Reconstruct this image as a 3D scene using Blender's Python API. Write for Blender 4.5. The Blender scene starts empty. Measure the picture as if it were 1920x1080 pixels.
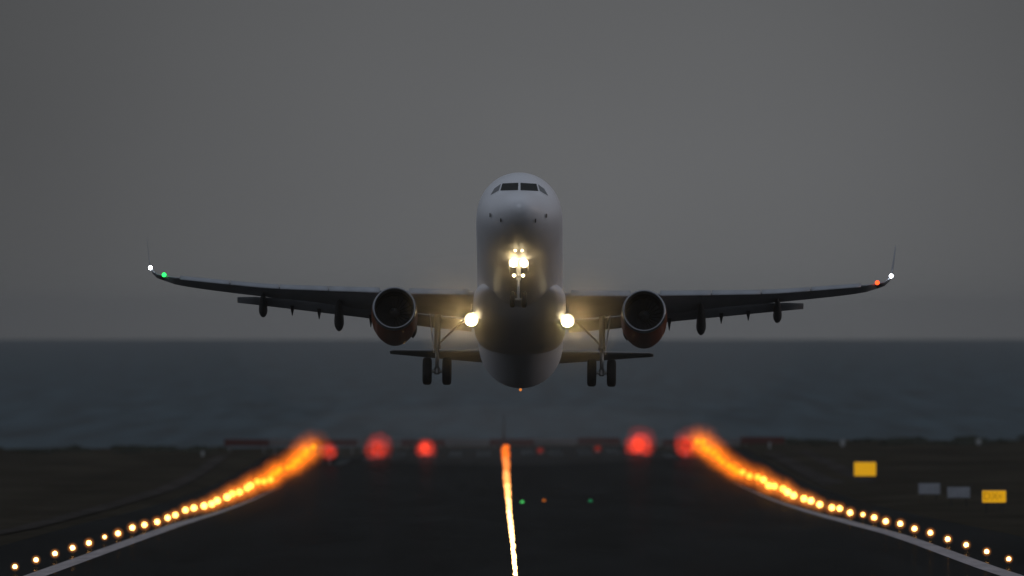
import bpy, bmesh, math, random
from mathutils import Vector, Matrix
random.seed(7)
S = bpy.context.scene
COL = S.collection
R = math.radians

# ------------------------------------------------------------------ camera
F = 51500.0            # focal length in pixels of the 1920 wide photograph
Y0 = 594.0             # pixel row of eye level
CZ = 25.0              # camera height above the sea
SEA_FAR = 30000.0
cam = bpy.data.cameras.new("camera")
cam.sensor_width = 36.0
cam.lens = 36.0 * F / 1920.0
cam.clip_start = 1.0
cam.clip_end = 200000.0
cam.dof.use_dof = True
cam.dof.focus_distance = 1285.0
cam.dof.aperture_fstop = (cam.lens / 1000.0) / 0.42
co = bpy.data.objects.new("camera", cam)
COL.objects.link(co)
co.location = (0, 0, CZ)
co.rotation_euler = (R(90) + (Y0 - 540.0) / F, 0, 0)
S.camera = co

# ------------------------------------------------------------------ exposure and sampling
S.view_settings.view_transform = 'Standard'
S.view_settings.look = 'None'
S.view_settings.exposure = 0.0
S.view_settings.gamma = 1.0
S.cycles.use_denoising = True
S.cycles.max_bounces = 6
S.cycles.transparent_max_bounces = 400
S.cycles.volume_bounces = 0
S.cycles.sample_clamp_indirect = 2.0
S.cycles.caustics_reflective = False
S.cycles.caustics_refractive = False

# ------------------------------------------------------------------ world (dusk sky behind a veil of cloud)
SUN_EL, SUN_AZ = R(3.0), R(70.0)       # low in the haze, to the right of the runway
W = bpy.data.worlds.new("World")
S.world = W
W.use_nodes = True
wn, wl = W.node_tree.nodes, W.node_tree.links
wn.clear()
out = wn.new("ShaderNodeOutputWorld")
bg = wn.new("ShaderNodeBackground")
sky = wn.new("ShaderNodeTexSky")
sky.sky_type = 'NISHITA'
sky.sun_disc = False
sky.sun_elevation = SUN_EL
sky.sun_rotation = SUN_AZ
sky.dust_density = 1.5
sky.ozone_density = 2.0
hsv = wn.new("ShaderNodeHueSaturation")
hsv.inputs["Saturation"].default_value = 0.28
wl.new(sky.outputs[0], hsv.inputs["Color"])
# broken veil of high cloud: world directions, fine scale because the lens is so long
tc = wn.new("ShaderNodeTexCoord")
mp = wn.new("ShaderNodeMapping")
mp.inputs["Scale"].default_value = (42.0, 42.0, 60.0)
mp.inputs["Location"].default_value = (0.30, 0.0, 0.35)
nz = wn.new("ShaderNodeTexNoise")
nz.inputs["Scale"].default_value = 1.0
nz.inputs["Detail"].default_value = 2.0
wl.new(tc.outputs["Generated"], mp.inputs["Vector"])
wl.new(mp.outputs[0], nz.inputs["Vector"])
# brighter gap in the overcast above the runway end
dt = wn.new("ShaderNodeVectorMath"); dt.operation = 'DISTANCE'
gap = Vector(((1130 - 960) / F, 1.0, (Y0 - 500) / F)).normalized()
dt.inputs[1].default_value = gap
wl.new(tc.outputs["Generated"], dt.inputs[0])
mr = wn.new("ShaderNodeMapRange")
mr.interpolation_type = 'SMOOTHSTEP'
mr.inputs["From Min"].default_value = 0.001
mr.inputs["From Max"].default_value = 0.029
mr.inputs["To Min"].default_value = 1.25
mr.inputs["To Max"].default_value = 0.66
wl.new(dt.outputs["Value"], mr.inputs["Value"])
mr2 = wn.new("ShaderNodeMapRange")
mr2.inputs["From Min"].default_value = 0.3
mr2.inputs["From Max"].default_value = 0.7
mr2.inputs["To Min"].default_value = 0.94
mr2.inputs["To Max"].default_value = 1.06
wl.new(nz.outputs["Fac"], mr2.inputs["Value"])
mu = wn.new("ShaderNodeMath"); mu.operation = 'MULTIPLY'
# the overcast is thinner and bluer overhead and behind the camera
mr3 = wn.new("ShaderNodeMapRange")
mr3.interpolation_type = 'SMOOTHSTEP'
mr3.inputs["From Min"].default_value = 0.12
mr3.inputs["From Max"].default_value = 1.3
mr3.inputs["To Min"].default_value = 0.0
mr3.inputs["To Max"].default_value = 1.0
wl.new(dt.outputs["Value"], mr3.inputs["Value"])
wl.new(mr.outputs[0], mu.inputs[0]); wl.new(mr2.outputs[0], mu.inputs[1])
vm = wn.new("ShaderNodeVectorMath"); vm.operation = 'SCALE'
ns = wn.new("ShaderNodeVectorMath"); ns.operation = 'SCALE'
ns.inputs["Scale"].default_value = 0.06
wl.new(hsv.outputs[0], ns.inputs[0])
veil = wn.new("ShaderNodeMix"); veil.data_type = 'RGBA'
veil.inputs["Factor"].default_value = 0.85
veil.inputs["B"].default_value = (0.118, 0.1215, 0.126, 1)     # grey cloud veil
wl.new(ns.outputs[0], veil.inputs["A"])
wl.new(veil.outputs["Result"], vm.inputs[0]); wl.new(mu.outputs[0], vm.inputs["Scale"])
blue = wn.new("ShaderNodeMix"); blue.data_type = 'RGBA'
blue.inputs["B"].default_value = (0.225, 0.25, 0.295, 1)
wl.new(mr3.outputs[0], blue.inputs["Factor"])
wl.new(vm.outputs[0], blue.inputs["A"])
wl.new(blue.outputs["Result"], bg.inputs["Color"])
bg.inputs["Strength"].default_value = 1.0
wl.new(bg.outputs[0], out.inputs["Surface"])

# ------------------------------------------------------------------ sun (weak, veiled)
sl = bpy.data.lights.new("sun", 'SUN')
sl.energy = 0.22
sl.angle = R(20)
sl.color = (1.0, 0.72, 0.58)
so = bpy.data.objects.new("sun", sl)
COL.objects.link(so)
sdir = Vector((math.sin(SUN_AZ) * math.cos(SUN_EL), math.cos(SUN_AZ) * math.cos(SUN_EL), math.sin(SUN_EL)))
so.rotation_euler = sdir.to_track_quat('Z', 'Y').to_euler()
so.location = (200, 200, 300)

# ------------------------------------------------------------------ helpers
def mat(name, base, rough=0.6, metal=0.0, spec=0.5, coat=0.0, noise=None, bump=None):
    """noise = (scale vector, amount, detail) multiplies the base colour; bump = (scale vector, strength, distance)"""
    m = bpy.data.materials.new(name)
    m.use_nodes = True
    n, l = m.node_tree.nodes, m.node_tree.links
    p = n["Principled BSDF"]
    p.inputs["Base Color"].default_value = (*base, 1)
    p.inputs["Roughness"].default_value = rough
    p.inputs["Metallic"].default_value = metal
    p.inputs["Specular IOR Level"].default_value = spec
    p.inputs["Coat Weight"].default_value = coat
    p.inputs["Coat Roughness"].default_value = 0.08
    t = n.new("ShaderNodeTexCoord")
    if noise:
        sc, amt, det = noise
        mpn = n.new("ShaderNodeMapping"); mpn.inputs["Scale"].default_value = sc
        nt = n.new("ShaderNodeTexNoise"); nt.inputs["Scale"].default_value = 1.0; nt.inputs["Detail"].default_value = det
        l.new(t.outputs["Object"], mpn.inputs[0]); l.new(mpn.outputs[0], nt.inputs["Vector"])
        mrn = n.new("ShaderNodeMapRange")
        mrn.inputs["From Min"].default_value = 0.3; mrn.inputs["From Max"].default_value = 0.7
        mrn.inputs["To Min"].default_value = 1 - amt; mrn.inputs["To Max"].default_value = 1 + amt
        l.new(nt.outputs["Fac"], mrn.inputs[0])
        v = n.new("ShaderNodeVectorMath"); v.operation = 'SCALE'
        v.inputs[0].default_value = base
        l.new(mrn.outputs[0], v.inputs["Scale"])
        l.new(v.outputs[0], p.inputs["Base Color"])
    if bump:
        sc, st, di = bump
        mpb = n.new("ShaderNodeMapping"); mpb.inputs["Scale"].default_value = sc
        nb = n.new("ShaderNodeTexNoise"); nb.inputs["Scale"].default_value = 1.0; nb.inputs["Detail"].default_value = 3
        l.new(t.outputs["Object"], mpb.inputs[0]); l.new(mpb.outputs[0], nb.inputs["Vector"])
        b = n.new("ShaderNodeBump"); b.inputs["Strength"].default_value = st; b.inputs["Distance"].default_value = di
        l.new(nb.outputs["Fac"], b.inputs["Height"]); l.new(b.outputs[0], p.inputs["Normal"])
    return m

def ground_mat(name, base, gloss, rough, noise, bump):
    """mostly diffuse ground with a thin glossy share, so that the lens's grazing angle does not turn it into a mirror"""
    m = mat(name, base, 0.9, 0, 0.0, 0, noise, bump)
    n, l = m.node_tree.nodes, m.node_tree.links
    p = n["Principled BSDF"]
    g = n.new("ShaderNodeBsdfGlossy"); g.inputs["Roughness"].default_value = rough
    g.inputs["Color"].default_value = (1, 1, 1, 1)
    if p.inputs["Normal"].links:
        l.new(p.inputs["Normal"].links[0].from_socket, g.inputs["Normal"])
    mx = n.new("ShaderNodeMixShader"); mx.inputs[0].default_value = gloss
    l.new(p.outputs[0], mx.inputs[1]); l.new(g.outputs[0], mx.inputs[2])
    l.new(mx.outputs[0], n["Material Output"].inputs["Surface"])
    return m

def emat(name, colour, strength, flick=0.0, sample=True):
    m = bpy.data.materials.new(name)
    m.use_nodes = True
    n, l = m.node_tree.nodes, m.node_tree.links
    n.clear()
    o = n.new("ShaderNodeOutputMaterial"); e = n.new("ShaderNodeEmission")
    e.inputs["Color"].default_value = (*colour, 1); e.inputs["Strength"].default_value = strength
    if flick:
        t = n.new("ShaderNodeTexCoord"); nt = n.new("ShaderNodeTexNoise")
        nt.inputs["Scale"].default_value = 3.0; nt.inputs["Detail"].default_value = 2
        l.new(t.outputs["Object"], nt.inputs["Vector"])
        mrn = n.new("ShaderNodeMapRange")
        mrn.inputs["From Min"].default_value = 0.35; mrn.inputs["From Max"].default_value = 0.65
        mrn.inputs["To Min"].default_value = strength * (1 - flick); mrn.inputs["To Max"].default_value = strength * (1 + flick)
        l.new(nt.outputs["Fac"], mrn.inputs[0]); l.new(mrn.outputs[0], e.inputs["Strength"])
    l.new(e.outputs[0], o.inputs["Surface"])
    if not sample:
        m.cycles.emission_sampling = 'NONE'
    return m

def obj(name, bm, m, parent=None, smooth=False, recalc=True):
    if recalc:
        bmesh.ops.recalc_face_normals(bm, faces=bm.faces)
    me = bpy.data.meshes.new(name)
    bm.to_mesh(me); bm.free()
    if smooth:
        for p in me.polygons:
            p.use_smooth = True
    if m:
        me.materials.append(m)
    o = bpy.data.objects.new(name, me)
    COL.objects.link(o)
    if parent:
        o.parent = parent
    return o

def tag(o, label=None, cat=None, group=None, kind=None):
    if label: o["label"] = label
    if cat: o["category"] = cat
    if group: o["group"] = group
    if kind: o["kind"] = kind
    return o

def thing(name, loc, label, cat, group=None):
    o = bpy.data.objects.new(name, None)
    o.empty_display_size = 0.3
    COL.objects.link(o)
    o.location = loc
    return tag(o, label, cat, group)

def copy_tree(o, parent=None):
    c = o.copy(); COL.objects.link(c)
    if parent: c.parent = parent
    for ch in list(o.children):
        copy_tree(ch, c)
    return c

def box(bm, c, s, rot=None, bevel=0.0):
    r = bmesh.ops.create_cube(bm, size=1.0)
    vs = r["verts"]
    for v in vs:
        p = Vector((v.co.x * s[0], v.co.y * s[1], v.co.z * s[2]))
        if rot: p = rot @ p
        v.co = p + Vector(c)
    if bevel:
        es = list({e for v in vs for e in v.link_edges})
        bmesh.ops.bevel(bm, geom=es, offset=bevel, segments=2, affect='EDGES', profile=0.5)

def tube(bm, a, b, ra, rb=None, n=14, cap=True):
    rb = ra if rb is None else rb
    a, b = Vector(a), Vector(b)
    d = (b - a).normalized()
    u = d.orthogonal().normalized(); w = d.cross(u)
    A, B = [], []
    for i in range(n):
        t = 2 * math.pi * i / n
        e = u * math.cos(t) + w * math.sin(t)
        A.append(bm.verts.new(a + e * ra)); B.append(bm.verts.new(b + e * rb))
    for i in range(n):
        j = (i + 1) % n
        bm.faces.new((A[i], A[j], B[j], B[i]))
    if cap:
        bm.faces.new(A[::-1]); bm.faces.new(B)

def lathe(bm, c, prof, axis='Y', n=40, close=False):
    """prof: list of (offset along axis, radius)"""
    rings = []
    for (o, r) in prof:
        ring = []
        for i in range(n):
            t = 2 * math.pi * i / n
            a, b = math.cos(t) * r, math.sin(t) * r
            p = {'Y': (a, o, b), 'Z': (a, b, o), 'X': (o, a, b)}[axis]
            ring.append(bm.verts.new(Vector(c) + Vector(p)))
        rings.append(ring)
    for k in range(len(rings) - 1):
        for i in range(n):
            j = (i + 1) % n
            bm.faces.new((rings[k][i], rings[k][j], rings[k + 1][j], rings[k + 1][i]))
    if close:
        bm.faces.new(rings[0]); bm.faces.new(rings[-1][::-1])

def ball(bm, c, r, squash=1.0, u=16, v=10):
    rr = bmesh.ops.create_uvsphere(bm, u_segments=u, v_segments=v, radius=r)
    for q in rr["verts"]:
        q.co = Vector((q.co.x, q.co.y, q.co.z * squash)) + Vector(c)

def interp(t, xs, ys):
    if t <= xs[0]:
        k = 0
    elif t >= xs[-1]:
        return ys[-1]
    else:
        k = max(i for i in range(len(xs) - 1) if xs[i] <= t)
    f = (t - xs[k]) / (xs[k + 1] - xs[k])
    return ys[k] + f * (ys[k + 1] - ys[k])

def smooth_interp(t, xs, ys):
    """monotone-ish cubic (Catmull-Rom) through the points"""
    if t <= xs[0]: return ys[0]
    if t >= xs[-1]: return ys[-1]
    k = max(i for i in range(len(xs) - 1) if xs[i] <= t)
    h = xs[k + 1] - xs[k]; f = (t - xs[k]) / h
    def slope(i):
        if i == 0: return (ys[1] - ys[0]) / (xs[1] - xs[0])
        if i == len(xs) - 1: return (ys[-1] - ys[-2]) / (xs[-1] - xs[-2])
        a = (ys[i] - ys[i - 1]) / (xs[i] - xs[i - 1]); b = (ys[i + 1] - ys[i]) / (xs[i + 1] - xs[i])
        return 0.0 if a * b <= 0 else 2 * a * b / (a + b)
    m0, m1 = slope(k) * h, slope(k + 1) * h
    f2, f3 = f * f, f * f * f
    return (2 * f3 - 3 * f2 + 1) * ys[k] + (f3 - 2 * f2 + f) * m0 + (-2 * f3 + 3 * f2) * ys[k + 1] + (f3 - f2) * m1

# ------------------------------------------------------------------ terrain: the runway dips away from the camera
LD = [1318, 1615, 1977, 2218, 2568, 3048, 3447]
LZ = [-12.44, -13.44, -14.65, -15.45, -16.30, -16.95, -16.95]
RD = [1335, 1632, 1872, 2118, 2473, 2865, 3295, 3427]
RZ = [-12.22, -13.03, -14.0, -14.85, -15.75, -16.25, -16.05, -16.05]
END = 3440.0
def axis_x(d):
    return -0.000454 * d + 0.7456
def prof(d, D, Z):
    if d < D[0]:
        return Z[0] + (D[0] - d) * 0.0033
    return smooth_interp(d, D, Z)
def edge_dip(d):
    return 0.7 * max(0.0, min(1.0, (d - 1900) / 900)) * max(0.0, min(1.0, (3530 - d) / 80))
def ground_z(x, d):
    t = x - axis_x(d)
    zl, zr = prof(d, LD, LZ), prof(d, RD, RZ)
    zc = 0.5 * (zl + zr) + 0.12
    if t < -24: z = zl + (t + 24) * 0.0015
    elif t > 24: z = zr + (t - 24) * 0.0035
    elif t < 0: z = zc + (zl - zc) * (-t / 24)
    else: z = zc + (zr - zc) * (t / 24)
    # ground sunk along both far runway edges so the lamp halos show whole
    at = abs(t)
    wgt = 0 if at < 14 or at > 34 else (at - 14) / 6 if at < 20 else 1 if at < 28 else (34 - at) / 6
    if wgt > 0:
        z -= wgt * edge_dip(d)
    if d > 3560:
        z -= (d - 3560) * 0.14
    return CZ + z
def on_ground(px, py, lo=1200.0, hi=3560.0):
    """where the line of sight of a pixel of the photograph meets the terrain"""
    best = None
    n = 400
    for i in range(n + 1):
        d = lo + (hi - lo) * i / n
        x = (px - 960) / F * d
        g = abs(CZ - (py - Y0) / F * d - ground_z(x, d))
        if best is None or g < best[0]:
            best = (g, x, d)
    _, x, d = best
    return Vector((x, d, ground_z(x, d)))

def strip(cols, rows, dz):
    bm = bmesh.new()
    grid = []
    for d in rows:
        ax = axis_x(d)
        grid.append([bm.verts.new((ax + c, d, ground_z(ax + c, d) + dz)) for c in cols])
    for i in range(len(rows) - 1):
        for j in range(len(cols) - 1):
            bm.faces.new((grid[i][j], grid[i][j + 1], grid[i + 1][j + 1], grid[i + 1][j]))
    return bm

rows = [-400, 0, 400, 800] + [1000 + 40 * i for i in range(64)] + [3560, 3580, 3620, 3680, 3760]
cols = [-3000, -1200, -500, -250, -140, -90, -60, -40, -34, -28, -24, -20, -14, -7, 0, 7, 14, 20, 24, 28, 34, 40, 60, 90, 140, 250, 500, 1200, 3000]
M_grass = ground_mat("dry_grass", (0.042, 0.036, 0.026), 0.0, 0.6, ((0.09, 0.012, 0.1), 0.38, 6), ((1.2, 0.5, 1), 0.7, 0.3))
tag(obj("ground", strip(cols, rows, -0.08), M_grass, smooth=True), kind="structure")

M_tar = ground_mat("runway_asphalt", (0.010, 0.0115, 0.012), 0.05, 0.085, ((0.22, 0.006, 0.2), 0.45, 5), ((1.5, 0.05, 1), 0.10, 0.006))
rrows = [-400, 0, 400, 800] + [1000 + 20 * i for i in range(123)]
tag(obj("runway", strip([-30, -28, -24, -20, -14, -7, 0, 7, 14, 20, 24, 28, 30], rrows, 0.0), M_tar, smooth=True), kind="structure")
M_line = mat("worn_white_paint", (0.40, 0.36, 0.355), 0.85, spec=0.1, noise=((1.4, 0.05, 1), 0.22, 5))
for c0, c1 in ((-23.55, -22.45), (22.45, 23.55)):
    bm = bmesh.new(); prev = None
    for d in [q for q in rrows if q <= 2880]:         # strip narrowed away where the glare of the far lamps hides it
        h = .55 * (1 - max(0.0, min(.98, (d - 1950) / 900)) ** .7)
        cc = (c0 + c1) / 2 * (1 + .012 * max(0.0, min(1.0, (d - 1950) / 900)))
        cur = []
        for e in (-h, h):
            x = axis_x(d) + cc + e
            cur.append(bm.verts.new((x, d, ground_z(x, d) + .02)))
        if prev: bm.faces.new((prev[0], prev[1], cur[1], cur[0]))
        prev = cur
    tag(obj("runway_edge_line", bm, M_line), kind="structure")
# worn threshold stripes at the far end of the runway
bm = bmesh.new()
for k in range(12):
    c = (k - 5.5) * 3.4 + (0.9 if k > 5 else -0.9)
    sub = strip([c - 0.8, c + 0.8], [3230 + 20 * i for i in range(8)], 0.02)
    me = bpy.data.meshes.new("tmp"); sub.to_mesh(me); sub.free(); bm.from_mesh(me); bpy.data.meshes.remove(me)
M_worn = mat("faded_paint", (0.05, 0.055, 0.055), 0.9, spec=0.0, noise=((0.4, 0.02, 1), 0.5, 4))
tag(obj("threshold_marking", bm, M_worn), kind="structure")

# sea
bm = bmesh.new()
sx = [-16000, -4000, -1000, 0, 1000, 4000, 16000]
sy = [3600, 4500, 6000, 9000, 14000, 21000, SEA_FAR]
g = [[bm.verts.new((x, y, 0)) for x in sx] for y in sy]
for i in range(len(sy) - 1):
    for j in range(len(sx) - 1):
        bm.faces.new((g[i][j], g[i][j + 1], g[i + 1][j + 1], g[i + 1][j]))
M_sea = ground_mat("sea_water", (0.033, 0.060, 0.074), 0.10, 0.35, ((0.12, 0.0016, 0.1), 0.55, 6), ((0.06, 0.005, 1), 0.9, 1.6))
tag(obj("sea", bm, M_sea), kind="structure")

# service tracks in the grass beside the runway
M_track = mat("pale_track", (0.052, 0.046, 0.041), 0.95, spec=0.0, noise=((0.3, 0.02, 1), 0.35, 4))
def track(name, pix, w):
    pts = [on_ground(*p) for p in pix]
    bm = bmesh.new(); prev = None
    for i, p in enumerate(pts):
        q = pts[min(i + 1, len(pts) - 1)] - pts[max(i - 1, 0)]
        nrm = Vector((q.y, -q.x, 0)).normalized() * w * 0.5
        a, b = p - nrm, p + nrm
        a.z = ground_z(a.x, a.y) + 0.02; b.z = ground_z(b.x, b.y) + 0.02
        cur = (bm.verts.new(a), bm.verts.new(b))
        if prev: bm.faces.new((prev[0], prev[1], cur[1], cur[0]))
        prev = cur
    return tag(obj(name, bm, M_track), kind="structure")
track("service_road", [(-20, 1002), (40, 991), (110, 974), (180, 955), (250, 936), (310, 917), (350, 900), (385, 878), (400, 866), (412, 858), (422, 852)], 1.6)
track("taxiway", [(1472, 846), (1490, 853), (1510, 862), (1530, 872), (1550, 883), (1572, 893), (1592, 903)], 5.5)

# ------------------------------------------------------------------ the airliner
TH = R(12.8)
M_white = mat("white_paint", (0.80, 0.80, 0.82), 0.42, spec=0.3, coat=0.0, noise=((0.6, 0.25, 0.6), 0.05, 4))
M_wing = mat("wing_grey", (0.33, 0.35, 0.38), 0.38, noise=((1.5, 0.8, 1), 0.12, 4))
M_tailgrey = mat("tail_grey", (0.16, 0.165, 0.17), 0.45)
M_dark = mat("dark_composite", (0.06, 0.062, 0.065), 0.5)
M_orange = mat("orange_paint", (0.29, 0.060, 0.010), 0.3, coat=0.3)
M_lip = mat("polished_lip", (0.29, 0.30, 0.32), 0.34, metal=1.0)
M_glass = mat("cockpit_glass", (0.012, 0.016, 0.016), 0.2, spec=0.06)
M_glass_side = mat("side_cockpit_glass", (0.14, 0.15, 0.16), 0.15, spec=0.6)  # paler base colour stands for sky reflected at a grazing angle
M_tyre = mat("tyre_rubber", (0.018, 0.018, 0.018), 0.8)
M_steel = mat("gear_steel", (0.45, 0.44, 0.42), 0.35, metal=0.6)
M_gearw = mat("gear_white", (0.55, 0.54, 0.52), 0.4)
M_inside = mat("intake_liner", (0.03, 0.031, 0.033), 0.45)
M_fan = mat("fan_titanium", (0.05, 0.052, 0.055), 0.5)

root = thing("airliner", (0, 0, 0), "white twin engine airliner with orange nacelles climbing nose up, wheels down and landing lights lit", "airplane")
NOSE = Vector(((973.2 - 960) / F * 1247.4, 1247.4, CZ + (Y0 - 357) / F * 1247.4))
root.matrix_world = Matrix.Translation(NOSE) @ Matrix.Rotation(R(-0.16), 4, 'Z') @ Matrix.Rotation(-TH, 4, 'X') @ Matrix.Rotation(R(0.65), 4, 'Y')

# fuselage: Y aft from the nose tip, Z up from the centre line
FY = [0, .06, .2, .45, .8, 1.2, 1.75, 2.25, 2.75, 3.2, 3.7, 4.3, 5, 6, 7.2, 30.5, 32, 34, 36, 38, 40, 42, 44.3, 44.5]
FT = [-.72, -.50, -.32, -.12, .08, .24, .42, .72, 1.04, 1.35, 1.62, 1.83, 1.98, 2.05, 2.07, 2.07, 2.07, 2.07, 2.06, 2.02, 1.9, 1.72, 1.42, 1.25]
FB = [-.72, -.94, -1.12, -1.31, -1.47, -1.60, -1.75, -1.86, -1.94, -1.99, -2.03, -2.06, -2.07, -2.07, -2.07, -2.07, -1.97, -1.58, -1.08, -.60, -.12, .38, .9, 1.0]
FW = [0.004, .24, .45, .68, .90, 1.10, 1.34, 1.50, 1.63, 1.73, 1.82, 1.89, 1.94, 1.968, 1.975, 1.975, 1.955, 1.85, 1.66, 1.42, 1.12, .78, .30, .12]
def ring_at(y):
    return smooth_interp(y, FY, FT), smooth_interp(y, FY, FB), smooth_interp(y, FY, FW)
def fus_pt(y, t, off=0.0):
    zt, zb, w = ring_at(y)
    # widest point lies a little above the middle of the section
    zm = (zt + zb) * 0.5
    h = (zt - zb) * 0.5
    return Vector((math.cos(t) * (w + off), y, zm + math.sin(t) * (h + off)))
def inside(x, y, z):
    zt, zb, w = ring_at(y)
    zm, h = (zt + zb) * .5, (zt - zb) * .5
    if w < 1e-4 or h < 1e-4: return False
    return (x / w) ** 2 + ((z - zm) / h) ** 2 < 1.0
ys = []
y = 0.0
while y < 44.5:
    ys.append(y)
    y += 0.03 if y < 0.3 else 0.08 if y < 1.2 else 0.13 if y < 7.5 else 0.8 if y < 30 else 0.4
ys += [44.3, 44.5]
ys = sorted(set(ys))
bm = bmesh.new()
NR = 72
rings = [[bm.verts.new(fus_pt(yy, 2 * math.pi * i / NR)) for i in range(NR)] for yy in ys]
for k in range(len(rings) - 1):
    for i in range(NR):
        j = (i + 1) % NR
        bm.faces.new((rings[k][i], rings[k][j], rings[k + 1][j], rings[k + 1][i]))
bm.faces.new(rings[0]); bm.faces.new(rings[-1])
obj("fuselage", bm, M_white, root, smooth=True)

def sight_to_skin(x, v, off):
    """skin point met by a level line of sight at height v over the nose origin"""
    lo, hi = 0.0, 6.5
    c, s = math.cos(TH), math.sin(TH)
    for _ in range(40):
        m = (lo + hi) / 2
        if inside(x, m, (v + s * m) / c): hi = m
        else: lo = m
    y = hi
    p = Vector((x, y, (v + s * y) / c))
    zt, zb, w = ring_at(y); zm, h = (zt + zb) * .5, (zt - zb) * .5
    n = Vector((x / w ** 2, -0.25, (p.z - zm) / h ** 2)).normalized()
    return p + n * off
def skin_patch(name, quad, m, off=0.012, nu=8, nv=6):
    """quad: four photo pixels (bl, br, tr, tl), projected on the nose skin"""
    q = [((px - 973.2) / 41.2, (357 - py) / 41.2) for px, py in quad]
    bm = bmesh.new(); g = []
    for j in range(nv + 1):
        row = []
        for i in range(nu + 1):
            a, b = i / nu, j / nv
            x = (q[0][0] * (1 - a) + q[1][0] * a) * (1 - b) + (q[3][0] * (1 - a) + q[2][0] * a) * b
            v = (q[0][1] * (1 - a) + q[1][1] * a) * (1 - b) + (q[3][1] * (1 - a) + q[2][1] * a) * b
            row.append(bm.verts.new(sight_to_skin(x, v, off)))
        g.append(row)
    for j in range(nv):
        for i in range(nu):
            bm.faces.new((g[j][i], g[j][i + 1], g[j + 1][i + 1], g[j + 1][i]))
    return obj(name, bm, m, root, smooth=True)
def mirrored(quad):
    return [(2 * 973.2 - px, py) for px, py in quad]
for wq in ([(975.6, 356.6), (1008.6, 357.4), (1004.9, 344.0), (975.2, 342.6)],
           [(1011.6, 357.2), (1027.0, 366.0), (1019.5, 353.2), (1007.8, 345.0)]):
    gm = M_glass if wq[1][1] < 360 else M_glass_side
    skin_patch("cockpit_window", wq, gm)
    skin_patch("cockpit_window", mirrored(wq), gm)
for px, py in ((921, 403.5), (1023, 403.5), (941, 412), (1003, 412)):
    o = skin_patch("probe", [(px - 1.2, py + 3.4), (px + 1.2, py + 3.4), (px + 1.2, py - 3.4), (px - 1.2, py - 3.4)], M_dark, 0.05, 2, 2)

# wing-to-body fairing
bm = bmesh.new()
BY = [13.2, 14.0, 15.0, 16.2, 18, 20, 22, 23.5, 24.6, 25.6, 26.4]
BW = [1.2, 1.75, 2.0, 2.12, 2.14, 2.14, 2.10, 2.0, 1.82, 1.45, .9]
BH = [.15, .42, .72, .95, 1.05, 1.08, 1.02, .86, .66, .42, .15]
rg = []
for k, yy in enumerate([13.2 + 0.3 * i for i in range(45)]):
    w, h = smooth_interp(yy, BY, BW), smooth_interp(yy, BY, BH)
    ring = []
    for i in range(40):
        t = 2 * math.pi * i / 40
        ct, st = math.cos(t), math.sin(t)
        ring.append(bm.verts.new((w * math.copysign(abs(ct) ** .75, ct), yy, -1.42 + h * math.copysign(abs(st) ** .8, st))))
    rg.append(ring)
for k in range(len(rg) - 1):
    for i in range(40):
        j = (i + 1) % 40
        bm.faces.new((rg[k][i], rg[k][j], rg[k + 1][j], rg[k + 1][i]))
bm.faces.new(rg[0]); bm.faces.new(rg[-1])
obj("belly_fairing", bm, M_white, root, smooth=True)

# aerofoil loft
def foil(n=14):
    up, lo = [], []
    for i in range(n + 1):
        x = 0.5 * (1 - math.cos(math.pi * i / n))
        yt = 5 * (0.2969 * math.sqrt(x) - .126 * x - .3516 * x * x + .2843 * x ** 3 - .1036 * x ** 4)
        up.append((x, yt * 1.05)); lo.append((x, -yt * 0.80))
    return up + lo[-2:0:-1]
FOIL = foil()
def loft(bm, stations, side):
    """stations: (span, le y, le z, te y, te z, thickness ratio, cant)"""
    rs = []
    for (sp, ly, lz, ty, tz, tr, cant) in stations:
        ch = math.hypot(ty - ly, tz - lz)
        ring = []
        a = Vector((0, (ty - ly) / ch, (tz - lz) / ch))
        nrm = Vector((-math.sin(cant), -a.z * math.cos(cant), a.y * math.cos(cant))).normalized()
        for (fx, fz) in FOIL:
            p = Vector((sp, ly, lz)) + a * fx * ch + nrm * fz * tr * ch
            ring.append(bm.verts.new((p.x * side, p.y, p.z)))
        rs.append(ring)
    n = len(FOIL)
    for k in range(len(rs) - 1):
        for i in range(n):
            j = (i + 1) % n
            bm.faces.new((rs[k][i], rs[k][j], rs[k + 1][j], rs[k + 1][i]))
    bm.faces.new(rs[0]); bm.faces.new(rs[-1])

SP = [1.4, 1.97, 4.6, 6.68, 9.2, 11.6, 13.24, 15.0, 16.0, 16.5]
LEY = [15.9, 16.2, 17.57, 18.65, 19.95, 21.2, 22.06, 22.97, 23.5, 23.85]
LEZ = [-1.16, -1.13, -.82, -.53, -.17, .20, .53, .90, 1.12, 1.28]
TEY = [22.4, 22.4, 22.45, 22.55, 23.2, 23.85, 24.28, 24.78, 25.05, 25.2]
TEZ = [-.95, -.92, -.68, -.54, -.10, .32, .60, .93, 1.16, 1.36]
def wing_le(s): return smooth_interp(s, SP, LEY), smooth_interp(s, SP, LEZ)
def wing_te(s): return smooth_interp(s, SP, TEY), smooth_interp(s, SP, TEZ)
E_land = emat("landing_lamp_glow", (1.0, 0.80, 0.45), 9.0)
E_white = emat("strobe_glow", (0.86, 0.92, 1.0), 12.0)
E_green = emat("green_glow", (0.02, 1.0, 0.11), 3.2)
E_red = emat("red_glow", (1.0, 0.06, 0.012), 4.0)
E_amber = emat("amber_glint", (1.0, 0.30, 0.06), 0.7)

def lamp(name, c, r, m, parent, n=20):
    """a round lens, domed a little towards the front"""
    bm = bmesh.new()
    lathe(bm, c, [(-r * .35, 0.001), (-r * .30, r * .45), (-r * .15, r * .82), (0, r), (r * .25, r * 1.0), (r * .5, r * .6)], n=n)
    return obj(name, bm, m, parent, smooth=True)

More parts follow.
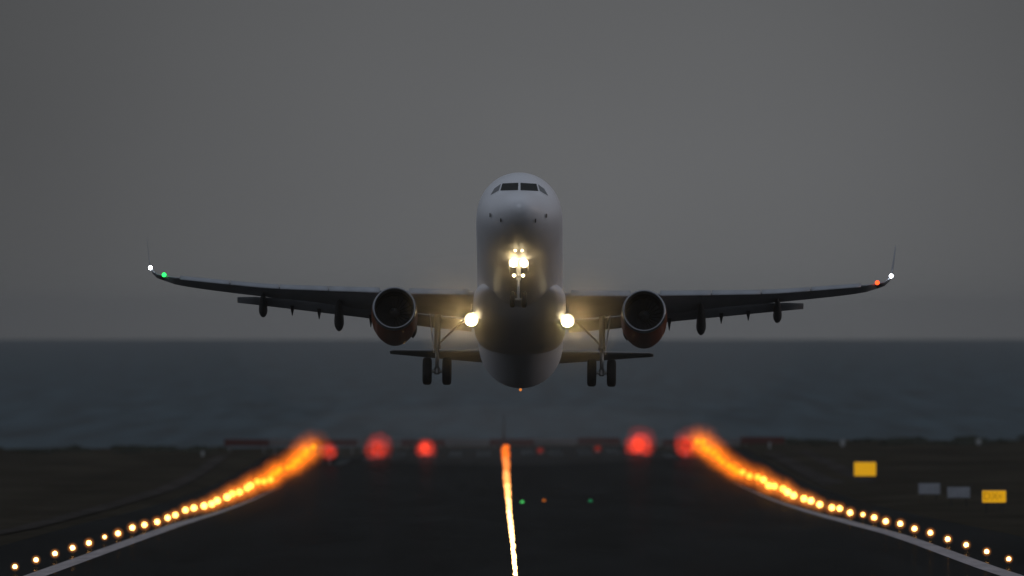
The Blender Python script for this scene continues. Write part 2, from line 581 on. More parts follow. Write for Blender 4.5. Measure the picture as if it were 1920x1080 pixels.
for side in (-1, 1):
    bm = bmesh.new()
    st = []
    for i in range(31):
        s = 1.4 + (16.5 - 1.4) * i / 30
        ly, lz = wing_le(s); ty, tz = wing_te(s)
        ry, rz = ly + 0.30 + 0.02 * (16.5 - s), lz + 0.10
        if s > 15.8: ry, rz = ly + .05, lz + .02
        tr = interp(s, [1.4, 6.7, 16.5], [.125, .115, .10])
        st.append((s, ry, rz, ty, tz, tr, 0.0 if s < 15.8 else (s - 15.8) * .45))
    loft(bm, st, side)
    wing = obj("wing", bm, M_wing, root, smooth=True)
    # slats, drooped ahead of the leading edge
    for s0, s1 in ((2.35, 5.1), (6.45, 8.8), (8.84, 11.1), (11.14, 13.4), (13.44, 15.75)):
        bm = bmesh.new(); st = []
        for i in range(7):
            s = s0 + (s1 - s0) * i / 6
            ly, lz = wing_le(s)
            c = interp(s, [2, 16], [.62, .34])
            st.append((s, ly - .05, lz - .06, ly - .05 + c, lz + c * .58, .22, 0.0))
        loft(bm, st, side)
        obj("slat", bm, M_wing, wing, smooth=True)
    # flaps, extended with a slot ahead of them
    FSP = [2.1, 4.5, 7.0, 11.9, 13.1]
    FLY = [22.42, 22.42, 22.45, 23.72, 24.05]; FLZ = [-.99, -.74, -.42, .31, .35]
    FTY = [23.6, 23.4, 23.5, 24.45, 24.7]; FTZ = [-1.27, -1.08, -.70, .06, .24]
    for s0, s1 in ((2.25, 6.35), (6.42, 13.1)):
        bm = bmesh.new(); st = []
        for i in range(9):
            s = s0 + (s1 - s0) * i / 8
            st.append((s, interp(s, FSP, FLY), interp(s, FSP, FLZ), interp(s, FSP, FTY), interp(s, FSP, FTZ), .15, 0.0))
        loft(bm, st, side)
        obj("flap", bm, M_wing, wing, smooth=True)
    # flap track fairings
    for (s, ay, az, r) in ((4.95, 24.3, -1.55, .24), (8.37, 24.7, -1.16, .27), (11.9, 25.4, -.32, .24)):
        ly, lz = wing_le(s); ty, tz = wing_te(s)
        fy = ly + (ty - ly) * .42
        fz = lz + (tz - lz) * .42 - .12
        bm = bmesh.new(); rs = []
        for k in range(15):
            f = k / 14
            yy = fy + (ay - fy) * f
            zz = fz + (az + .12 - fz) * (f ** 1.5)
            rad = r * (math.sin(math.pi * min(1, f * 1.25 + .02) * .5) ** .6) * (1 if f < .72 else max(.04, 1 - ((f - .72) / .28) ** 1.35))
            rs.append([bm.verts.new((side * s + rad * .85 * math.cos(2 * math.pi * i / 16), yy, zz - rad * .4 + rad * 1.25 * math.sin(2 * math.pi * i / 16))) for i in range(16)])
        for k in range(14):
            for i in range(16):
                j = (i + 1) % 16
                bm.faces.new((rs[k][i], rs[k][j], rs[k + 1][j], rs[k + 1][i]))
        bm.faces.new(rs[0]); bm.faces.new(rs[-1])
        obj("flap_track_fairing", bm, M_dark, wing, smooth=True)
    for s, drop in ((6.9, .38), (9.3, .30), (10.55, .28)):
        yy, zz = interp(s, FSP, FTY), interp(s, FSP, FTZ)
        bm = bmesh.new()
        vs = [(-.09, yy - .55, zz + .05), (.09, yy - .55, zz + .05), (.08, yy + .1, zz), (-.08, yy + .1, zz),
              (0.015, yy + .12, zz - drop), (-0.015, yy + .12, zz - drop)]
        v = [bm.verts.new((side * s + a, b, c)) for a, b, c in vs]
        for f in ((0, 1, 2, 3), (3, 2, 4, 5), (0, 3, 5), (1, 4, 2), (0, 5, 4, 1)):
            bm.faces.new([v[i] for i in f])
        obj("flap_bracket", bm, M_dark, wing)
    # sharklet
    bm = bmesh.new()
    TIP = [(16.5, 23.9, 1.28, 25.2, 1.36, .10, .30), (16.85, 24.2, 1.45, 25.35, 1.52, .10, .55), (17.08, 24.5, 1.72, 25.5, 1.78, .12, .9),
              (17.2, 24.85, 2.15, 25.7, 2.2, .13, 1.2), (17.27, 25.2, 2.7, 25.9, 2.74, .13, 1.36), (17.33, 25.65, 3.3, 26.15, 3.33, .13, 1.42), (17.36, 26.0, 3.62, 26.25, 3.63, .11, 1.45)]
    loft(bm, TIP, side) if side > 0 else loft(bm, [(a, b, c, d_, e_, .10 if k < 2 else .045, g_) for k, (a, b, c, d_, e_, f_, g_) in enumerate(TIP)], side)
    obj("sharklet", bm, M_wing, wing, smooth=True)
    lamp("navigation_light", (side * 16.5, 23.72, 1.31), .10, E_green if side < 0 else E_red, wing)
    lamp("strobe_light", (side * 17.15, 24.35, 1.78), .095, E_white, wing)

    # engine, pylon
    ex, ey, ez = side * 5.73, 13.9, -2.37
    bm = bmesh.new()
    lathe(bm, (ex, ey, ez), [(.22, 1.022), (.5, 1.045), (1.0, 1.06), (2.0, 1.06), (2.8, 1.03), (3.6, .94), (4.4, .80), (5.0, .66), (5.0, .60), (4.0, .55)], n=56)
    nac = obj("nacelle", bm, M_orange, root, smooth=True)
    bm = bmesh.new()
    lathe(bm, (ex, ey, ez), [(.22, 1.022), (.10, 1.002), (.03, .978), (0, .945), (.02, .91), (.08, .878), (.18, .855), (.30, .845)], n=56)
    obj("intake_lip", bm, M_lip, nac, smooth=True)
    bm = bmesh.new()
    lathe(bm, (ex, ey, ez), [(.30, .845), (.6, .83), (1.0, .83), (1.35, .84), (1.36, .02)], n=56)
    obj("intake_liner", bm, M_inside, nac, smooth=True)
    bm = bmesh.new()
    for k in range(22):
        a0 = 2 * math.pi * k / 22
        prev = None
        for q in range(5):
            rad = .26 + (.82 - .26) * q / 4
            tw = R(25 + 35 * q / 4); w = .075 + .05 * q / 4
            aa = a0 + .05 * q / 4
            cth = Vector((math.cos(aa), 0, math.sin(aa))); tan = Vector((-math.sin(aa), 0, math.cos(aa)))
            d = tan * math.sin(tw) * w + Vector((0, 1, 0)) * math.cos(tw) * w
            c0 = Vector((ex, ey + 1.12, ez)) + cth * rad
            cur = (bm.verts.new(c0 - d), bm.verts.new(c0 + d))
            if prev: bm.faces.new((prev[0], prev[1], cur[1], cur[0]))
            prev = cur
    obj("fan", bm, M_fan, nac, recalc=False)
    bm = bmesh.new()
    lathe(bm, (ex, ey, ez), [(.70, .002), (.76, .07), (.90, .16), (1.08, .25), (1.2, .27)], n=28)
    obj("spinner", bm, M_dark, nac, smooth=True)
    bm = bmesh.new()
    lathe(bm, (ex, ey, ez), [(4.0, .34), (4.8, .28), (5.6, .08), (5.7, .01)], n=28)
    obj("exhaust_cone", bm, M_steel, nac, smooth=True)
    bm = bmesh.new()
    pts = [(1.2, .98), (2.2, 1.12), (3.6, 1.38), (4.6, 1.62), (6.6, 1.72), (7.4, 1.45), (6.0, .9), (4.6, .6), (3.0, .85)]
    ra = [bm.verts.new((ex - .18, ey + a, ez + b)) for a, b in pts]
    rb = [bm.verts.new((ex + .18, ey + a, ez + b)) for a, b in pts]
    for i in range(len(pts)):
        j = (i + 1) % len(pts)
        bm.faces.new((ra[i], ra[j], rb[j], rb[i]))
    bm.faces.new(ra); bm.faces.new(rb)
    bmesh.ops.bevel(bm, geom=list(bm.edges), offset=.03, segments=1, affect='EDGES')
    obj("pylon", bm, M_white, root)

    # stabiliser
    bm = bmesh.new()
    loft(bm, [(.35, 37.7, 1.06, 41.6, 1.24, .11, 0), (1.2, 38.2, 1.15, 41.75, 1.32, .11, 0), (6.0, 41.2, 1.80, 42.75, 1.95, .09, 0), (6.18, 41.5, 1.83, 42.75, 1.97, .07, 0)], side)
    obj("stabilizer", bm, M_tailgrey, root, smooth=True)

    # main landing gear
    gx, gy, az = side * 3.8, 22.0, -3.505
    bm = bmesh.new()
    tube(bm, (gx, gy, -.75), (gx, gy, -2.35), .15, .14)
    tube(bm, (gx, gy, -2.35), (gx, gy, az + .05), .085)
    tube(bm, (gx, gy, -2.30), (gx, gy, -2.42), .17, .17)
    tube(bm, (gx - .5, gy, az), (gx + .5, gy, az), .075)
    tube(bm, (gx, gy, az - .13), (gx, gy, az + .16), .13)
    tube(bm, (gx - .02, gy - .14, -2.4), (gx - .02, gy - .42, -2.95), .04)
    tube(bm, (gx - .02, gy - .42, -2.95), (gx - .02, gy - .12, -3.38), .04)
    gear = obj("main_gear_strut", bm, M_steel, root, smooth=False)
    bm = bmesh.new()
    tube(bm, (gx - side * .02, gy, -2.25), (gx - side * .62, gy + .1, -1.62), .05)
    tube(bm, (gx - side * .62, gy + .1, -1.62), (gx - side * 1.35, gy + .15, -.95), .055)
    ball(bm, (gx - side * .62, gy + .1, -1.62), .075, u=10, v=6)
    obj("side_brace", bm, M_steel, gear)
    bm = bmesh.new()
    rot = Matrix.Rotation(R(7) * side, 3, 'Y') @ Matrix.Rotation(R(4), 3, 'X')
    box(bm, (gx + side * .26, gy - .05, -1.72), (.05, .78, 1.75), rot, .02)
    obj("gear_door", bm, M_orange if False else M_white, gear)
    for q in (-1, 1):
        wx = gx + q * .455
        bm = bmesh.new()
        lathe(bm, (wx, gy, az), [(-.20, .30), (-.215, .42), (-.205, .53), (-.16, .61), (-.08, .635), (.08, .635), (.16, .61), (.205, .53), (.215, .42), (.20, .30)], axis='X', n=36)
        wh = obj("wheel", bm, M_tyre, gear, smooth=True)
        bm = bmesh.new()
        lathe(bm, (wx, gy, az), [(-.17, .01), (-.17, .20), (-.13, .24), (-.19, .305), (.19, .305), (.13, .24), (.17, .20), (.17, .01)], axis='X', n=24)
        hub = obj("wheel_hub", bm, M_steel, gear, smooth=False)

    # retractable landing light under the wing root
    lx, ly_, lz_ = side * 2.21, 17.6, -2.10
    bm = bmesh.new()
    lathe(bm, (lx, ly_, lz_), [(-.26, .315), (-.26, .335), (.05, .335), (.22, .14), (.22, .01)], n=28)
    lathe(bm, (lx, ly_, lz_), [(-.26, .315), (.04, .315), (.10, .2)], n=28)
    tube(bm, (lx, ly_ + .12, lz_ + .05), (lx, ly_ + .35, lz_ + .95), .04)
    hs = obj("landing_light", bm, M_gearw, root)
    lamp("lens", (lx, ly_, lz_), .265, E_land, hs, 24)

# fin
bm = bmesh.new()
prof_f = [(36.2, 1.9, 42.4, .20), (37.2, 2.4, 42.5, .19), (41.3, 7.9, 43.6, .08)]
rs = []
for (ly, z, ty, th) in prof_f:
    rs.append([bm.verts.new((fz * th * 9 * .5, ly + fx * (ty - ly), z)) for fx, fz in FOIL])
for k in range(2):
    for i in range(len(FOIL)):
        j = (i + 1) % len(FOIL)
        bm.faces.new((rs[k][i], rs[k][j], rs[k + 1][j], rs[k + 1][i]))
bm.faces.new(rs[0]); bm.faces.new(rs[-1])
obj("fin", bm, M_orange, root, smooth=True)

# nose gear
ny, nz_ = 5.07, -3.925
bm = bmesh.new()
tube(bm, (0, ny, -1.8), (0, ny, -3.05), .105)
tube(bm, (0, ny, -3.05), (0, ny, nz_), .06)
tube(bm, (-.32, ny, nz_), (.32, ny, nz_), .05)
tube(bm, (0, ny - .1, -3.0), (0, ny - .33, -3.4), .03)
tube(bm, (0, ny - .33, -3.4), (0, ny - .08, -3.75), .03)
tube(bm, (0, ny + .05, -2.7), (0, ny + 1.1, -1.95), .045)
box(bm, (0, ny - .12, -2.28), (.62, .10, .09))
box(bm, (0, ny - .12, -2.84), (.48, .10, .07))
ng = obj("nose_gear_strut", bm, M_gearw, root)
for q in (-1, 1):
    wx = q * .27
    bm = bmesh.new()
    lathe(bm, (wx, ny, nz_), [(-.10, .18), (-.112, .25), (-.10, .33), (-.06, .372), (.06, .372), (.10, .33), (.112, .25), (.10, .18)], axis='X', n=30)
    obj("wheel", bm, M_tyre, ng, smooth=True)
    bm = bmesh.new()
    lathe(bm, (wx, ny, nz_), [(-.09, .01), (-.09, .12), (-.095, .185), (.095, .185), (.09, .12), (.09, .01)], axis='X', n=20)
    obj("wheel_hub", bm, M_steel, ng)
    lamp("taxi_light", (q * .245, ny - .2, -2.27), .19, E_land, ng, 24)
    lamp("turnoff_light", (q * .205, ny - .2, -2.85), .075, E_land, ng)
    bm = bmesh.new()
    box(bm, (q * .42, ny + .95, -2.22), (.035, 1.2, .40), Matrix.Rotation(R(-8 * q), 3, 'Y'), .012)
    obj("nose_gear_door", bm, M_white, root)
for q in (-1, 1):
    lamp("belly_glint", (q * .155, 3.0, -2.115), .055, E_land, root)  # glowing dots added for lamp glints on the belly skin
lamp("belly_beacon", (0, 34.2, -1.60), .07, E_amber, root)

# the beams of the lit lamps: narrow, forward
def beam(c, power, size, out=0.0, spread=R(32), colour=(1.0, .68, .29)):
    L = bpy.data.lights.new("beam", 'SPOT')
    L.energy = power; L.spot_size = spread; L.spot_blend = 1.0
    L.shadow_soft_size = size; L.color = colour
    o = bpy.data.objects.new("beam", L); COL.objects.link(o)
    o.parent = root
    o.location = c
    o.rotation_euler = (R(-90) + TH, 0, R(out))
    return o
def spill(c, power, size=.1, colour=(1.0, .68, .36)):
    L = bpy.data.lights.new("lamp_spill", 'POINT')
    L.energy = power; L.shadow_soft_size = size; L.color = colour
    o = bpy.data.objects.new("lamp_spill", L); COL.objects.link(o)
    o.parent = root; o.location = c
BEAM = 3000.0
for side in (-1, 1):
    beam((side * 2.25, 17.20, -2.13), BEAM * 1.35, .10, side * 9)
    beam((side * .245, 4.6, -2.27), BEAM * .5, .08)
    spill((side * 2.35, 17.2, -2.45), 0.12)
    spill((side * .245, 4.55, -2.45), 0.7)

# ------------------------------------------------------------------ runway lights
def mixc(a, b, f): return tuple(a[i] + (b[i] - a[i]) * f for i in range(3))
NEAR_C, MID_C, FAR_C = (1.0, 0.50, 0.16), (1.0, 0.52, 0.09), (1.0, 0.36, 0.010)
def edge_glow(f):
    """f = 0 at the near lamp .. 1 at the runway end"""
    if f < .45:
        c = mixc(NEAR_C, MID_C, f / .45); s = 9 + (5 - 9) * f / .45
    else:
        c = mixc(MID_C, FAR_C, min(1, (f - .45) / .3)); s = 5 + (1.15 - 5) * min(1, (f - .45) / .3)
    return c, s
EG = []
for k in range(10):
    c, s = edge_glow(k / 9)
    EG.append(emat("edge_lamp_glow", c, s, 0.35 if k > 3 else 0.0, sample=k < 4))
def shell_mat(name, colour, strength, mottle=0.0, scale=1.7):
    """a clear shell whose added emission paints a halo round the lamp"""
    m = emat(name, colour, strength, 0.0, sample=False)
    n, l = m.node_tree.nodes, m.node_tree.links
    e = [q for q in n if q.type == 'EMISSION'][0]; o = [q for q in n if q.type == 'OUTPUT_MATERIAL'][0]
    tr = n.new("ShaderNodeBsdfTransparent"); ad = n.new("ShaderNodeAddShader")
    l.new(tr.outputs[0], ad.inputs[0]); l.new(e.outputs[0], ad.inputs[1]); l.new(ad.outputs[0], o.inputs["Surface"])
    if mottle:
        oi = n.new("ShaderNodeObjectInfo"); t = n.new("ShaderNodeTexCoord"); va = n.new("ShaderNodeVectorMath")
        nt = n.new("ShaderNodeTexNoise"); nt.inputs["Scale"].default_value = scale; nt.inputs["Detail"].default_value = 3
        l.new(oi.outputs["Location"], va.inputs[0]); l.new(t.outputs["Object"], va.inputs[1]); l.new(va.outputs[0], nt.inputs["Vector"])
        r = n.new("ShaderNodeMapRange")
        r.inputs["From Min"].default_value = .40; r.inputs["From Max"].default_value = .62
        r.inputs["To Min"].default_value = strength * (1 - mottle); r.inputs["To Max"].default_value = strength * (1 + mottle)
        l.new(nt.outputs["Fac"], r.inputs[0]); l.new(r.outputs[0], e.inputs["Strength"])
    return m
SH = [[shell_mat("amber_halo_glow", mixc((1, .36, .08), (1, .19, .006), min(1, k / 6)), interp(k, [0, 3, 5, 9], [.085, .075, .070, .060]) * wgt, .9 if k > 2 else 0)
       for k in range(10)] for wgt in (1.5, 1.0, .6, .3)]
M_base = mat("lamp_base_dull", (0.05, 0.04, 0.02), 0.8, spec=.1)
M_stem = mat("dull_stem", (0.04, 0.04, 0.038), 0.7, spec=.2)
M_post = mat("galvanised_post", (0.30, 0.31, 0.32), 0.5, metal=.5)
def lamp_proto():
    r = thing("runway_edge_lamp", (0, 0, 0), "x", "lamp")
    bm = bmesh.new(); tube(bm, (0, 0, -.02), (0, 0, .06), .16, .13); tube(bm, (0, 0, .06), (0, 0, .09), .09, .07)
    obj("base_plate", bm, M_base, r)
    bm = bmesh.new(); tube(bm, (0, 0, .09), (0, 0, .36), .025); tube(bm, (0, 0, .28), (0, 0, .36), .045, .06)
    obj("stem", bm, M_stem, r)
    bm = bmesh.new(); ball(bm, (0, 0, 0), 1.0, 1.0, 20, 12)
    gl = obj("globe", bm, EG[0], r, smooth=True)
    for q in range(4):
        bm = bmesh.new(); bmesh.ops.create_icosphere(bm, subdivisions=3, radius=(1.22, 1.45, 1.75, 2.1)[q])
        obj("halo_shell", bm, SH[q][0], gl, smooth=True)  # emissive shells added to draw the halo around the lamp
    return r
proto = lamp_proto()
globes = [c for c in proto.children if c.name.startswith("globe")][0].data
GM = []
CM = [[], [], [], []]
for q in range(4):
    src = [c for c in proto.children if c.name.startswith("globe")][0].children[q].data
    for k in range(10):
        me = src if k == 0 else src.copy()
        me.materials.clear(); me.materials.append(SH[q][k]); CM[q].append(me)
for k in range(10):
    me = globes if k == 0 else globes.copy()
    me.materials.clear(); me.materials.append(EG[k]); GM.append(me)
ORD = ["first", "second", "third", "fourth", "fifth", "sixth", "seventh", "eighth", "ninth", "tenth", "eleventh", "twelfth", "thirteenth", "fourteenth", "fifteenth", "sixteenth", "seventeenth", "eighteenth"]
first = True
for side in (-1, 1):
    word = "left" if side < 0 else "right"
    for i in range(-1, 36):
        d = (1318 if side < 0 else 1335) + 60.0 * i
        if side > 0 and i < 0: continue
        x = axis_x(d) + side * 24.0
        o = proto if first else copy_tree(proto)
        first = False
        o.location = (x, d, ground_z(x, d))
        n = i + 1 if side < 0 else i
        f = max(0, i) / 35
        if n < 17:
            o["label"] = "amber runway edge lamp, %s from the camera in the row along the %s white line" % (ORD[n], word)
        else:
            o["label"] = "distant amber edge lamp melting into the fiery far half of the %s hand row" % word
        o["group"] = "lamps along the %s runway edge" % word
        o["category"] = "lamp"
        r = interp(f, [0, .3, .5, .8, 1], [.11, .19, .29, .33, .36])  # globes widen with distance to take in the blurred glow
        if (side < 0 and i == 5) or (side > 0 and i == 9): r *= .72
        for c in o.children:
            if c.name.startswith("stem"):
                c.scale = (1 + f, 1 + f, (.36 + edge_dip(d)) / .36)
            if c.name.startswith("globe"):
                c.data = GM[min(9, int(f * 9.999))]
                c.scale = (r, r, r)
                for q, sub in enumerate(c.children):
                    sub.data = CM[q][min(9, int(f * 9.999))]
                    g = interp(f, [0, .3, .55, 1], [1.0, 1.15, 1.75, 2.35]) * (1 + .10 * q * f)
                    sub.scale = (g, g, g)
                c.location = (random.uniform(-.05, .05) * (d - 1300) / 280, 0, .45 + edge_dip(d) + random.uniform(-.06, .06) * (d - 1300) / 420)

# centre line lights, set flush
CE = []
for k in range(8):
    f = k / 7
    c = mixc((1, .58, .20), (1, .17, .012), max(0, (f - .25) / .75)); s = 9 + (1.6 - 9) * min(1, f / .8)
    CE.append(emat("centre_lamp_glow", c, s, 0.3 if k > 3 else 0, sample=False))
cl_mesh = []
for k in range(8):
    bm = bmesh.new()
    lathe(bm, (0, 0, 0), [(0, 1.0), (.35, .95), (.75, .68), (.98, .25), (1.0, .01)], axis='Z', n=12)
    q = obj("centre_line_lamp", bm, CE[k], smooth=True)
    cl_mesh.append(q.data); bpy.data.objects.remove(q)
d = 1240.0
while d < END:
    f = (d - 1240) / (END - 1240)
    o = bpy.data.objects.new("centre_line_lamp", cl_mesh[min(7, int(f * 7.99))])
    COL.objects.link(o)
    x = axis_x(d)
    x += random.uniform(-1, 1) * (.012 + .11 * f)
    o.location = (x, d, ground_z(x, d) + .005)
    r = interp(f, [0, .5, 1], [.10, .17, .42]) * random.uniform(.88, 1.14)
    o.scale = (r, r, r * .9)
    near = "near white" if f < .45 else "middle amber" if f < .78 else "far orange red"
    tag(o, "inset lamp in the %s stretch of the runway centre line" % near, "lamp", "inset lamps along the runway centre line")
    d += 15.0

# red lamps across the runway end
RE = [emat("runway_end_glow", (1.0, .06, .022), s, .6, sample=False) for s in (.85, .45, .10)]
RC = [[shell_mat("red_halo_glow", (1.0, .05, .022), s * top, 1.0, 4.5) for top in (.20, .15, .11, .07, .04)] for s in (.9, .55, .10)]
def end_lamp(px, py, rad, lev, core, label):
    d = 3250.0
    x = (px - 960) / F * d; gz = ground_z(x, d)
    z = CZ - (py - Y0) / F * d
    t = thing("runway_end_lamp", (x, d, gz), label, "lamp", "red lamps across the runway end")
    bm = bmesh.new(); tube(bm, (0, 0, -.05), (0, 0, .08), .3, .24); obj("base_plate", bm, M_base, t)
    bm = bmesh.new(); tube(bm, (0, 0, .08), (0, 0, max(.2, z - gz)), .06, .05); obj("stem", bm, M_post, t)
    bm = bmesh.new(); ball(bm, (0, 0, 0), rad * core, 1.1)
    o = obj("globe", bm, RE[lev], t, smooth=True); o.location = (0, 0, z - gz)
    for lay, q in enumerate((.55, .72, .88, 1.04, 1.2)):  # shells of added emission spread a red halo about the globe
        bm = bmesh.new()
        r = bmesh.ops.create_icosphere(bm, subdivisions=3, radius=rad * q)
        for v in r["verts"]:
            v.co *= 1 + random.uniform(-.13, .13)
        cv = obj("halo_shell", bm, RC[lev][lay], o, smooth=True)
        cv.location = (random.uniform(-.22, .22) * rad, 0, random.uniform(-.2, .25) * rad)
end_lamp(618, 846, 1.0, 1, .40, "red runway end lamp touching the tip of the left fiery row")
end_lamp(708, 840, 1.5, 1, .30, "dim wide red lamp second from the left at the runway end")
end_lamp(797, 841, 1.1, 0, .50, "compact bright red lamp left of the centre line at the runway end")
end_lamp(1013, 844, .45, 2, .5, "tiny dim red lamp just right of the centre line at the runway end")
end_lamp(1120, 841, .5, 2, .5, "faint red lamp left of the large right red lamp at the runway end")
end_lamp(1198, 834, 1.6, 0, .48, "largest red lamp, right of the centre line at the runway end")
end_lamp(1286, 834, 1.5, 1, .42, "red lamp touching the tip of the right fiery row")

# lead-off lights of a taxiway
for px, py, nm, lab, c, s, r in ((979, 943, "green", "bright green inset lamp beside the centre line", (.12, 1, .22), .75, .15),
                                 (1020, 940, "amber", "small amber inset lamp between two green ones on the runway", (1, .25, .03), .45, .15),
                                 (1107, 941, "green", "dim green inset lamp on the right half of the runway", (.05, .5, .2), .28, .17)):
    p = on_ground(px, py)
    bm = bmesh.new()
    lathe(bm, (0, 0, 0), [(0, 1.0), (.4, .98), (.9, .8), (1.2, .45), (1.3, .02)], axis='Z', n=14)
    o = obj("inset_taxiway_lamp", bm, emat(nm + "_lamp_glow", c, s, sample=False), smooth=True)
    o.scale = (r, r, r); o.location = p
    tag(o, lab, "lamp", "coloured lamps leading off the runway")

# ------------------------------------------------------------------ signs on the right verge
M_signb = mat("sign_housing", (0.20, 0.21, 0.225), 0.5)
M_signgrey = mat("sign_back_grey", (0.33, 0.34, 0.37), 0.55, noise=((2, 2, 2), .12, 3))
M_leg = mat("dark_leg", (0.03, 0.03, 0.03), 0.8, spec=.1)
M_ink = emat("dark_letter_glow", (1.0, 0.45, 0.012), 0.30)
E_sign = emat("lit_yellow_panel", (1.0, 0.50, 0.012), 0.62)
def text_mesh(txt, size):
    cu = bpy.data.curves.new("txt", 'FONT'); cu.body = txt; cu.size = size; cu.align_x = 'CENTER'; cu.align_y = 'CENTER'; cu.extrude = .006
    t = bpy.data.objects.new("txt", cu); COL.objects.link(t)
    dg = bpy.context.evaluated_depsgraph_get()
    me = bpy.data.meshes.new_from_object(t.evaluated_get(dg))
    bpy.data.objects.remove(t)
    return me
def sign(px0, px1, py0, py1, d, kind, label, text=None):
    s = F / d
    x = ((px0 + px1) / 2 - 960) / s
    w, h = (px1 - px0) / s, (py1 - py0) / s
    zc = CZ - ((py0 + py1) / 2 - Y0) / s
    gz = ground_z(x, d)
    t = thing("airfield_sign", (x, d, gz), label, "sign", "signs along the right verge")
    zc -= gz
    bm = bmesh.new()
    box(bm, (0, .12, zc), (w, .22, h), None, .03)
    obj("housing", bm, M_signb, t)
    bm = bmesh.new()
    box(bm, (0, -.005, zc), (w - .08, .02, h - .08), None, .008)
    obj("panel", bm, E_sign if kind == "lit" else M_signgrey, t)
    for q in (-1, 1):
        bm = bmesh.new()
        tube(bm, (q * w * .33, .12, -.1), (q * w * .33, .12, zc - h / 2 + .02), .04)
        obj("leg", bm, M_leg, t)
    if text:
        for tx, xo, sz in text:
            me = text_mesh(tx, sz)
            me.materials.append(M_ink)
            o = bpy.data.objects.new("lettering", me); COL.objects.link(o); o.parent = t
            o.rotation_euler = (R(90), 0, 0); o.location = (xo * w, -.024, zc)
sign(1601, 1643, 866, 893, 2700, "lit", "blank lit yellow sign, farthest back on the right verge")
sign(1722, 1763, 906, 927, 2320, "back", "unlit grey sign just left of the other grey sign")
sign(1776, 1819, 913, 934, 2180, "back", "unlit grey sign between the grey sign and the lettered yellow sign")
sign(1841, 1887, 919, 943, 2040, "lit", "lit yellow sign with dark letters, rightmost on the verge", [("DX", -.14, .80), ("4", .23, .52)])

# ------------------------------------------------------------------ red and white boards behind the runway end
M_bred = mat("barrier_red", (0.10, 0.022, 0.016), 0.7, noise=((.8, 1, 1), .2, 3))
M_bwhite = mat("barrier_white", (0.17, 0.155, 0.15), 0.7, noise=((.8, 1, 1), .15, 3))
XB = [420, 505, 588, 670, 752, 835, 918, 1002, 1083, 1163, 1243, 1323, 1388, 1471]
BD = 3475.0
for k in range(13):
    x0, x1 = (XB[k] - 960) / F * BD, (XB[k + 1] - 960) / F * BD
    xc, w = (x0 + x1) / 2, x1 - x0
    gz = ground_z(xc, BD)
    bz = max(.5, CZ - (830 - Y0) / F * BD - gz)
    red = k % 2 == 0
    if red:
        lab = "%s red barrier board from the left behind the runway end" % ORD[k // 2]
    else:
        lab = "%s whitish barrier board from the left behind the runway end" % ORD[k // 2]
    t = thing("barrier_board", (xc, BD, gz), lab, "barrier", "red and white boards behind the runway end")
    bm = bmesh.new(); box(bm, (0, 0, bz), (w - .06, .10, .86), None, .02)
    for q in range(4):
        box(bm, (0, -.055, bz - .32 + .215 * q), (w - .10, .03, .03))
    obj("board", bm, M_bred if red else M_bwhite, t)
    for q in (-1, 1):
        bm = bmesh.new(); tube(bm, (q * w * .38, .08, -.2), (q * w * .38, .08, bz + .4), .05); obj("post", bm, M_post, t)

# mast behind the end of the centre line
mx = (945 - 960) / F * 3500; mz = ground_z(mx, 3500)
t = thing("approach_mast", (mx, 3500, mz), "slim dark mast rising behind the far end of the centre line", "mast")
M_mast = mat("dark_mast", (0.06, 0.06, 0.06), .7)
bm = bmesh.new(); tube(bm, (0, 0, 0), (0, 0, 1.6), .28, .22); tube(bm, (0, 0, 1.6), (0, 0, 3.9), .16, .08)
obj("pole", bm, M_mast, t)
bm = bmesh.new(); box(bm, (0, 0, 3.7), (.5, .2, .12), None, .02); obj("crossbar", bm, M_mast, t)

# pale marker posts at the seaward edge of the grass
M_pale = mat("pale_marker", (0.36, 0.37, 0.36), .7)
for px, py0, py1, w, lab in ((1443, 829, 841, .26, "thin pale marker post right of the barrier"),
                             (1580, 825, 837, .55, "short pale marker box between the thin post and the far yellow sign"),
                             (1835, 823, 834, .60, "small pale marker box standing on the dark shore far right"),
                             (380, 846, 856, .35, "small pale marker left of the barrier by the service road")):
    p = on_ground(px, py1, 2600, 3550)
    h = (py1 - py0) / F * p.y
    t = thing("marker_post", p, lab, "marker", "pale markers in the far grass")
    bm = bmesh.new(); box(bm, (0, 0, h * .55), (w, w * .6, h * .9), None, .04); obj("body", bm, M_pale, t)
    bm = bmesh.new(); tube(bm, (0, 0, -.1), (0, 0, h * .15), w * .2); obj("foot", bm, M_post, t)

# low scrub along the shore
M_scrub = mat("scrub_leaves", (0.050, 0.055, 0.040), .9, spec=.1, noise=((.5, .5, .5), .35, 3))
bm = bmesh.new()
def clump(cx, cy, hgt, wid, n):
    gz = ground_z(cx, cy)
    for _ in range(n):
        a = random.uniform(0, 2 * math.pi); rr = math.sqrt(random.random()) * wid
        zz = random.random() ** .7 * hgt * (1 - .6 * (rr / wid) ** 2)
        c = Vector((cx + math.cos(a) * rr, cy + math.sin(a) * rr * .8, gz + zz))
        s = random.uniform(.10, .28)
        u = Vector((random.gauss(0, 1), random.gauss(0, 1), random.gauss(0, 1))).normalized()
        v = u.orthogonal().normalized()
        vs = [bm.verts.new(c + u * s), bm.verts.new(c + v * s * .6), bm.verts.new(c - u * s), bm.verts.new(c - v * s * .6)]
        bm.faces.new(vs)
for k in range(150):
    dd = random.uniform(3420, 3570)
    sidek = random.choice((-1, 1))
    xx = axis_x(dd) + sidek * random.uniform(36, 130)
    t_ = abs(xx - axis_x(dd))
    hh = random.uniform(.15, .55) + (.5 if sidek > 0 and xx > 58 else 0) * random.random()
    clump(xx, dd, hh, random.uniform(.8, 2.6), int(60 + 90 * random.random()))
tag(obj("shore_scrub", bm, M_scrub, recalc=False), "low dark scrub along the shore beyond the runway", "scrub", kind="stuff")

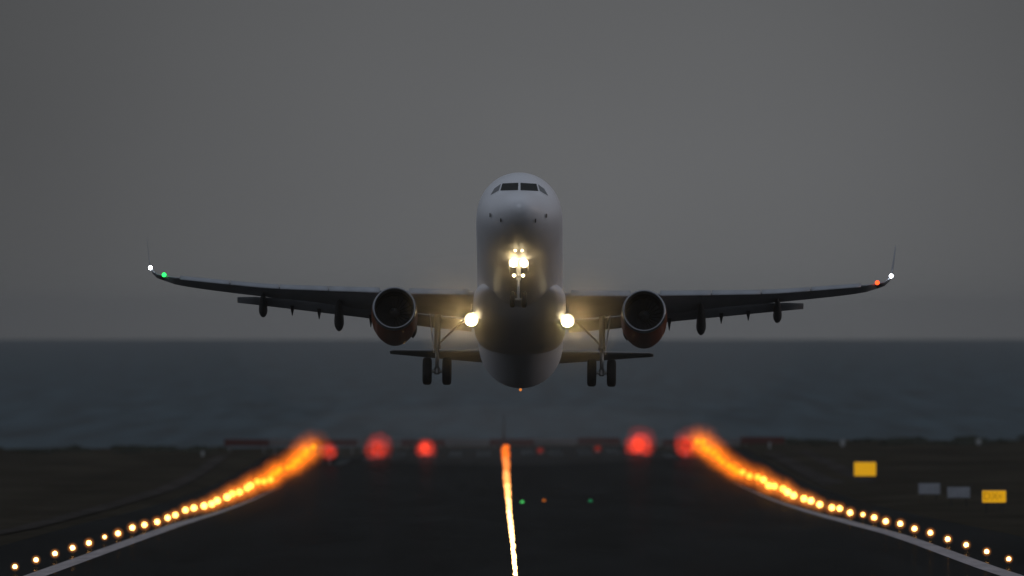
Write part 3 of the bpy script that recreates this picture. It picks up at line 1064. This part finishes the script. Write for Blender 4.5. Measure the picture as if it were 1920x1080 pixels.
# ------------------------------------------------------------------ haze: one box of even, thin air
HAZE_D = 2.2e-5
bm = bmesh.new()
x0, x1, y0_, y1_, z0, z1 = -18000, 18000, -900, SEA_FAR + 600, -25, 42
vs = [bm.verts.new(p) for p in ((x0, y0_, z0), (x1, y0_, z0), (x1, y1_, z0), (x0, y1_, z0), (x0, y0_, z1), (x1, y0_, z1), (x1, y1_, z1), (x0, y1_, z1))]
for f in ((0, 1, 2, 3), (4, 5, 6, 7), (0, 1, 5, 4), (1, 2, 6, 5), (2, 3, 7, 6), (3, 0, 4, 7)):
    bm.faces.new([vs[i] for i in f])
mh = bpy.data.materials.new("haze_air"); mh.use_nodes = True
n, l = mh.node_tree.nodes, mh.node_tree.links
n.clear()
o_ = n.new("ShaderNodeOutputMaterial"); pv = n.new("ShaderNodeVolumePrincipled")
pv.inputs["Color"].default_value = (0.93, 0.96, 1.0, 1)
pv.inputs["Density"].default_value = HAZE_D
pv.inputs["Anisotropy"].default_value = 0.8
l.new(pv.outputs[0], o_.inputs["Volume"])
tag(obj("haze", bm, mh), "thin even dusk haze over the runway and sea", "haze", kind="stuff")

# air added to carry the landing lights' glow, and exhaust over the runway behind
def puff(name, label, c, half, colour, dens, g):
    bm = bmesh.new()
    r = bmesh.ops.create_icosphere(bm, subdivisions=5, radius=1.0)
    for v in r["verts"]:
        v.co = Vector((v.co.x * half[0], v.co.y * half[1], v.co.z * half[2])) + Vector(c)
    m = bpy.data.materials.new(name); m.use_nodes = True
    n, l = m.node_tree.nodes, m.node_tree.links
    n.clear()
    o = n.new("ShaderNodeOutputMaterial"); pv = n.new("ShaderNodeVolumePrincipled")
    pv.inputs["Color"].default_value = (*colour, 1)
    pv.inputs["Density"].default_value = dens
    pv.inputs["Anisotropy"].default_value = g
    l.new(pv.outputs[0], o.inputs["Volume"])
    tag(obj(name, bm, m), label, "haze", kind="stuff")
puff("exhaust_haze", "thin jet exhaust haze drifting behind the airliner", (.35, 1640.0, 23.2), (17.0, 230.0, 5.6), (.85, .84, .82), 2.4e-4, .3)
puff("exhaust_haze", "low smoky haze lying over the far end of the runway", (-1.0, 3020.0, 12.2), (27.0, 380.0, 3.0), (.85, .84, .82), 1.5e-4, .3)
puff("glow_mist", "faint moist air lit by the airliner's landing lights", (.3, 1253.5, 26.8), (5.3, 14.5, 5.6), (.90, .90, .90), 6.0e-4, .90)
